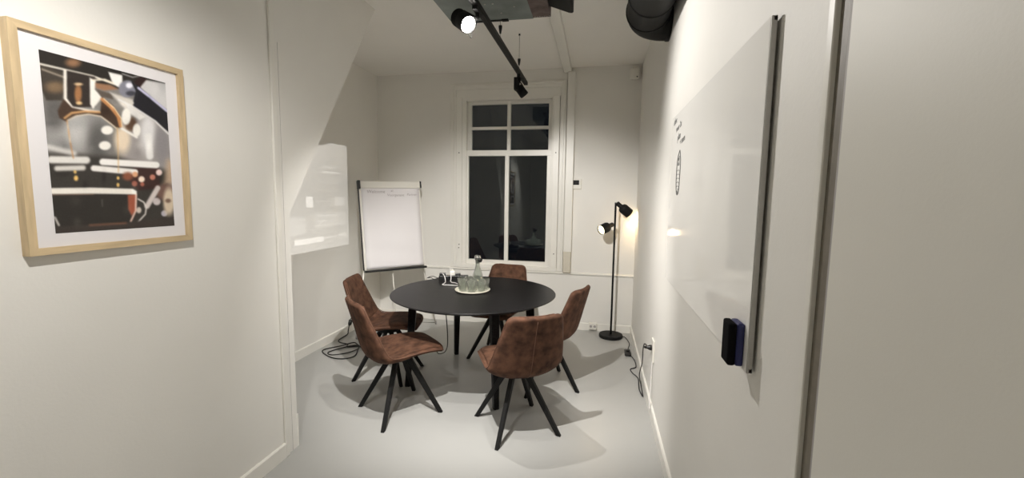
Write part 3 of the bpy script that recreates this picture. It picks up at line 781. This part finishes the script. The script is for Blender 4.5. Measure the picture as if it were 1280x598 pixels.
cable('lamp_cord', [(LX+.115, LY+.02, .012), (.345, 4.60, .006), (.372, 4.42, .005), (.350, 4.26, .005), (.352, 4.16, .012)], 'rubber', 'black lamp cord from the lamp base to its foot switch', .004)
t = thing('foot_switch', 'black foot switch on the floor beside the right skirting', 'switch', (.34, 4.12, 0))
bm = B(); box(bm, (.305, 4.05, 0), (.365, 4.19, .03), .01, 3); obj('body', bm, M['black_plastic'], t, True)
bm = B(); cyl(bm, (.335, 4.12, .028), (.335, 4.12, .038), .018, n=24); obj('button', bm, M['black_metal'], t)
cable('lamp_cord', [(.352, 4.08, .012), (.385, 3.97, .005), (.385, 3.80, .005), (.335, 3.74, .005), (.345, 3.66, .005), (.382, 3.56, .005), (.375, 3.42, .005), (.372, 3.33, .006), (.385, 3.22, .01), (.392, 3.40, .006),
    (.385, 3.50, .06), (.385, 3.35, .22), (.370, 3.20, .38), (.365, 3.08, .465), (.378, 3.0, .47), (XR-.03, 2.995, .47)], 'rubber', 'black cord running from the foot switch up to the right wall socket', .0042)
t = thing('mains_plug', 'black plug pushed into the right wall socket', 'plug', (XR-.014, 2.995, .47))
bm = B(); lathe(bm, [(0, 0), (.019, 0), (.019, .012), (.011, .03), (.007, .05), (0, .05)], (XR-.0145, 2.995, .47), (-1, 0, 0), n=24); obj('body', bm, M['black_plastic'], t, True)

# ------------------------------------------------------------------ ceiling services
dc = thing('ventilation_duct', 'galvanised rectangular duct box under the ceiling with a rusty strip', 'duct', (-.69, 2.0, 2.70))
DZ = 2.70
bm = B(); box(bm, (-1.037, .6, DZ), (-.465, 2.985, H), .002, 1); obj('sheet_casing', bm, M['steel'], dc)
bm = B(); box(bm, (-.465, .6, DZ-.001), (-.345, 2.97, H-.001), .002, 1); obj('side_casing', bm, M['rust'], dc, label='rusty brown side strip')
bm = B(); box(bm, (-.86, 2.96, DZ-.004), (-.66, 2.985, DZ), .001, 1); box(bm, (-.68, 2.955, DZ-.008), (-.635, 2.985, DZ+.02), .001, 1); obj('flange', bm, M['black_metal'], dc)
bm = B(); box(bm, (-.80, .6, DZ-.004), (-.795, 2.9, DZ)); box(bm, (-.98, 2.95, DZ-.005), (-.86, 2.985, DZ)); obj('seam', bm, M['steel'], dc)
for x_, y_ in ((-.735, 2.72), (-.685, 2.72), (-.60, 2.56), (-.62, 2.45), (-.66, 2.86), (-.76, 2.5), (-.52, 2.4), (-.56, 2.78)):
    bm = B(); lathe(bm, [(0, 0), (.006, 0), (.005, .003), (0, .004)], (x_, y_, DZ), (0, 0, -1), n=12); obj('rivet', bm, M['rivet'], dc, True)
for i in range(7):
    bm = B(); lathe(bm, [(0, 0), (.004, 0), (.003, .002), (0, .003)], (-.45+i*.016, 2.955+.004*(i%2), DZ), (0, 0, -1), n=10); obj('rivet', bm, M['rivet'], dc, True)
bd = thing('black_duct', 'black rectangular duct beside the rusty duct strip under the ceiling', 'duct', (-.26, 2.5, 2.72))
bm = B(); prism(bm, [(-.3445, .8, 2.715), (-.3445, 2.845, 2.715), (-.225, 2.968, 2.715), (-.205, 2.975, 2.715), (-.195, 2.96, 2.715), (-.195, .8, 2.715)], (0, 0, H-2.716)); obj('duct_body', bm, M['duct'], bd, True)
bm = B(); box(bm, (-.20, .8, 2.716), (.118, 2.80, H-.001), .01, 2); obj('side_branch', bm, M['duct'], bd)
rd = thing('round_duct', 'wide round black duct elbow turning into the right wall', 'duct', (.27, 2.6, 2.62))
cx, cz, rr = .270, 2.64, .130
path = [Vector((cx-.003, .6, cz)), Vector((cx-.003, 1.8, cz)), Vector((cx-.003, 2.83, cz))]
bm = B(); cyl(bm, path[0], path[2], rr, n=48); obj('duct_pipe', bm, M['duct'], rd, True)
for yy in (2.60, 2.81):
    bm = B(); lathe(bm, [(rr, 0), (rr+.004, .003), (rr+.004, .018), (rr, .021)], (cx-.003, yy, cz), (0, 1, 0), n=48, close=True); obj('joint_ring', bm, M['duct'], rd, True)
# elbow: from +y to +x
bm = B(); rings = []; n_ = 48; er = .145
cen = Vector((cx+er, 2.83, cz))
for s in range(13):
    th = s/12*PI/2
    c_ = cen+Vector((-er*math.cos(th), er*math.sin(th), 0)); rad = Vector((-math.cos(th), math.sin(th), 0))
    rings.append([bm.verts.new(c_+rad*rr*math.cos(2*PI*j/n_)+Vector((0, 0, rr*math.sin(2*PI*j/n_)))) for j in range(n_)])
for A, C in zip(rings, rings[1:]):
    for j in range(n_): bm.faces.new([A[j], A[(j+1)%n_], C[(j+1)%n_], C[j]])
bm.faces.new(rings[0]); bm.faces.new(rings[-1][::-1])
obj('elbow', bm, M['duct'], rd, True)
bm = B(); lathe(bm, [(rr*.9, 0), (rr+.004, 0), (rr+.004, .02), (rr, .024), (rr*.9, .024)], (XR, cen.y+er, cz), (-1, 0, 0), n=48, close=True); obj('wall_flange', bm, M['duct'], rd, True)

# track rail
RX, RZ = -.705, 2.556
rail = thing('lighting_track', 'black lighting track hanging on thin wires below the ceiling', 'lighting track', (RX, 2.3, RZ))
bm = B(); box(bm, (RX-.018, .3, RZ), (RX+.018, 4.13, RZ+.032), .002, 1); obj('rail', bm, M['rail'], rail)
bm = B(); box(bm, (RX-.008, .3, RZ-.001), (RX+.008, 4.10, RZ+.001)); obj('contact_slot', bm, M['dark_gap'], rail)
for yy in (3.76, 3.03):
    bm = B(); cyl(bm, (RX, yy, RZ+.03), (RX, yy, H), .0022, n=8); w_ = obj('suspension_wire', bm, M['alu'], rail)
    bm = B(); lathe(bm, [(.004, 0), (.006, .002), (.013, .045), (.013, .055), (0, .056)], (RX, yy, RZ+.075), n=20); obj('wire_grip', bm, M['black_plastic'], w_, True)
    bm = B(); lathe(bm, [(0, 0), (.009, .0), (.006, .012), (0, .013)], (RX, yy, H-.013), n=16); obj('ceiling_anchor', bm, M['black_metal'], w_, True)

def spotlight(y_, d, lab, energy, size, blend=.5, on=True, off=(-.0, 0, -.10), col=(1, .965, .92), R_=.047, L_=.125, gear=False):
    d = Vector(d).normalized(); root = thing('track_spotlight', lab, 'spotlight', (RX, y_, RZ), 'black spotlights on the lighting track')
    bm = B(); box(bm, (RX-.015, y_-.06, RZ-.022), (RX+.015, y_+.06, RZ-.001), .003); obj('adapter', bm, M['black_metal'], root)
    c = Vector((RX, y_, RZ))+Vector(off)      # head centre
    piv = Vector((c.x, c.y, RZ-.03)); 
    bm = B(); cyl(bm, (RX, y_, RZ-.02), (RX, y_, RZ-.045), .012, n=16); obj('swivel', bm, M['black_metal'], root)
    u, v, _ = frame_of(d)
    # yoke: U bracket around the head
    sd = d.cross(Vector((RX, y_, RZ-.045))-c)
    sd = sd.normalized() if sd.length > 1e-3 else u
    topv = (Vector((RX, y_, RZ-.045))-c); topv = (topv-sd*topv.dot(sd)).normalized()
    r_ = R_+.010
    pts = [c+sd*r_, c+sd*r_+topv*(R_*.9), Vector((RX, y_, RZ-.047)), c-sd*r_+topv*(R_*.9), c-sd*r_]
    bm = B(); tube(bm, pts, .005, n=8, smooth=False); obj('yoke', bm, M['black_metal'], root)
    lens = c+d*(L_*.5)
    prof = [(0, 0), (R_*.80, 0), (R_*.80, .012)]
    h_ = .012
    for k in range(5): prof += [(R_*1.0, h_), (R_*1.0, h_+.005), (R_*.82, h_+.005), (R_*.82, h_+.010)]; h_ += .010
    prof += [(R_, h_), (R_, L_-.004), (R_-.002, L_), (R_-.005, L_), (R_-.006, L_-.012), (0, L_-.012)]
    bm = B(); lathe(bm, prof, c-d*(L_*.5), d, n=48); hd = obj('lamp_head', bm, M['black_metal'], root)
    bm = B(); lathe(bm, [(0, 0), (R_-.0065, 0), (R_-.010, .003), (0, .006)], lens-d*.0115, d, n=40); obj('lens', bm, M['lens' if on else 'lens_off'], hd, True, 'brightly lit lens' if on else None)
    if gear:
        bm = B(); box(bm, (RX-.045, y_-.04, RZ-.125), (RX-.010, y_+.03, RZ-.02), .003); obj('driver_box', bm, M['black_metal'], root)
    # safety loop
    q0 = c-Vector((0, 0, R_)); 
    if y_ == 2.45:
        bm = B(); tube(bm, [lens+sd*R_*.8-d*.01, lens+sd*R_*.6-Vector((0, 0, .05)), lens-sd*R_*.6-Vector((0, 0, .05)), lens-sd*R_*.8-d*.01], .0016, n=6); obj('safety_loop', bm, M['black_metal'], root, True)
    if on:
        l = bpy.data.lights.new('spot_beam', 'SPOT'); l.energy = energy; l.color = col; l.spot_size = math.radians(size); l.spot_blend = blend; l.shadow_soft_size = .013
        lo = bpy.data.objects.new('spot_beam', l); COL.objects.link(lo)
        lo.parent = hd; lo.location = lens+d*.004-Vector(root['_o']); lo.rotation_euler = d.to_track_quat('-Z', 'Y').to_euler()
    return root
spotlight(.55, (-.60, .42, -.95), 'black track spotlight closest to the rear, aimed at the left wall', 50, 104, .7)
spotlight(1.45, (-.01, .76, -.67), 'black track spotlight above the near chair, aimed at the table', 190, 86, .6)
spotlight(1.85, (-.33, .52, -.90), 'black track spotlight left out of the beam over the table, aimed low into the alcove', 42, 76, .6)
spotlight(2.45, (.66, -.50, -.56), 'lit black spotlight hanging left of the track under the steel duct', 50, 140, .6, off=(-.095, .03, -.045), R_=.051, L_=.135)
spotlight(3.80, (.55, .15, -.72), 'unlit black spotlight at the far end of the track before the window', 0, 90, on=False, off=(.012, .03, -.125), R_=.040, L_=.095, gear=True)

# ------------------------------------------------------------------ projector beam on the alcove wall (projector itself is out of frame, behind)
l = bpy.data.lights.new('projector_beam', 'SPOT'); l.energy = 520; l.color = (.99, .97, .95); l.spot_size = math.radians(60); l.spot_blend = 0; l.shadow_soft_size = .004
lo = bpy.data.objects.new('projector_beam', l); COL.objects.link(lo)
PP = Vector((-.15, 1.35, 2.50)); TGT = Vector((XA, 3.55, 1.42)); lo.location = PP
dirq = (TGT-PP).to_track_quat('-Z', 'Y'); lo.rotation_euler = dirq.to_euler()
l.use_nodes = True; nt = l.node_tree; nn = nt.nodes; lk = nt.links
em = nn['Emission']
geo = nn.new('ShaderNodeNewGeometry')   # incoming direction in world space; intersect with the wall plane x = XA
vm = nn.new('ShaderNodeSeparateXYZ'); lk.new(geo.outputs['Incoming'], vm.inputs[0])
def mth(op, a, b=None):
    n = nn.new('ShaderNodeMath'); n.operation = op
    for i, v in enumerate((a, b)):
        if v is None: continue
        if isinstance(v, (int, float)): n.inputs[i].default_value = v
        else: lk.new(v, n.inputs[i])
    return n.outputs[0]
k_ = XA-PP.x
# the ray from the light to the wall: direction = -Incoming (sign cancels in the ratio)
ry = mth('ADD', mth('MULTIPLY', mth('DIVIDE', vm.outputs['Y'], vm.outputs['X']), k_), PP.y)
rz = mth('ADD', mth('MULTIPLY', mth('DIVIDE', vm.outputs['Z'], vm.outputs['X']), k_), PP.z)
def rect(y0, y1, z0, z1, s):
    a = mth('MULTIPLY', mth('GREATER_THAN', ry, y0), mth('LESS_THAN', ry, y1))
    b = mth('MULTIPLY', mth('GREATER_THAN', rz, z0), mth('LESS_THAN', rz, z1))
    return mth('MULTIPLY', mth('MULTIPLY', a, b), s)
tot = mth('ADD', rect(3.42, 4.13, .96, 2.0, .38), mth('ADD', rect(3.12, 3.42, .96, 1.60, .38), rect(3.28, 3.42, 1.60, 1.82, .38)))
for r_ in [(3.46, 3.56, 1.37, 1.47, .32), (3.29, 3.70, 1.035, 1.085, .34), (3.20, 3.44, 1.13, 1.29, .10), (3.58, 4.08, 1.17, 1.32, .07), (3.90, 4.06, 1.38, 1.47, .16), (3.70, 3.98, 1.70, 1.72, .18), (3.70, 3.94, 1.75, 1.765, .12),
           (3.66, 3.98, 1.60, 1.612, .10), (3.70, 3.92, 1.06, 1.075, .18), (3.96, 4.08, 1.06, 1.085, .18), (3.6, 3.85, 1.42, 1.43, .12), (3.62, 4.0, 1.28, 1.292, .18), (3.62, 3.95, 1.23, 1.24, .18), (3.60, 4.05, 1.19, 1.20, .12)]:
    tot = mth('ADD', tot, rect(*r_))
lk.new(tot, em.inputs['Strength'])

pj = thing('projector', 'small white ceiling projector above the near part of the room', 'projector', (-.05, 1.25, 2.50))
pd_ = (TGT-PP).normalized(); pu_, pv_, _ = frame_of(pd_)
bm = B(); box(bm, (-.13, -.10, -.045), (.13, .10, .045), .012, 3)
bmesh.ops.transform(bm, matrix=Matrix.Translation(PP-pd_*.15) @ Matrix((pu_, pd_, pv_)).transposed().to_4x4(), verts=bm.verts[:]); obj('housing', bm, M['white_plastic'], pj)
bm = B(); lathe(bm, [(0, 0), (.028, 0), (.03, .01), (.03, .035), (.026, .04), (.024, .03), (0, .03)], PP-pd_*.052, pd_, n=32); obj('projector_lens', bm, M['screen'], pj, True)
bm = B(); cyl(bm, PP-pd_*.15+Vector((0, 0, .03)), (PP.x-pd_.x*.15, PP.y-pd_.y*.15, 2.712), .015, n=20); obj('ceiling_mount', bm, M['white_plastic'], pj, True)
# ------------------------------------------------------------------ world: night outside
w = bpy.data.worlds.new('night'); sc.world = w; w.use_nodes = True
w.node_tree.nodes['Background'].inputs[0].default_value = (.012, .014, .02, 1); w.node_tree.nodes['Background'].inputs[1].default_value = .25

# ------------------------------------------------------------------ colour management
sc.view_settings.view_transform = 'Standard'; sc.view_settings.look = 'None'
sc.view_settings.gamma = 1; sc.view_settings.use_curve_mapping = False; sc.view_settings.exposure = 0.55
sc.cycles.max_bounces = 12; sc.cycles.diffuse_bounces = 8; sc.cycles.transmission_bounces = 12; sc.cycles.sample_clamp_indirect = 6
for o in bpy.data.objects:
    if '_o' in o: del o['_o']
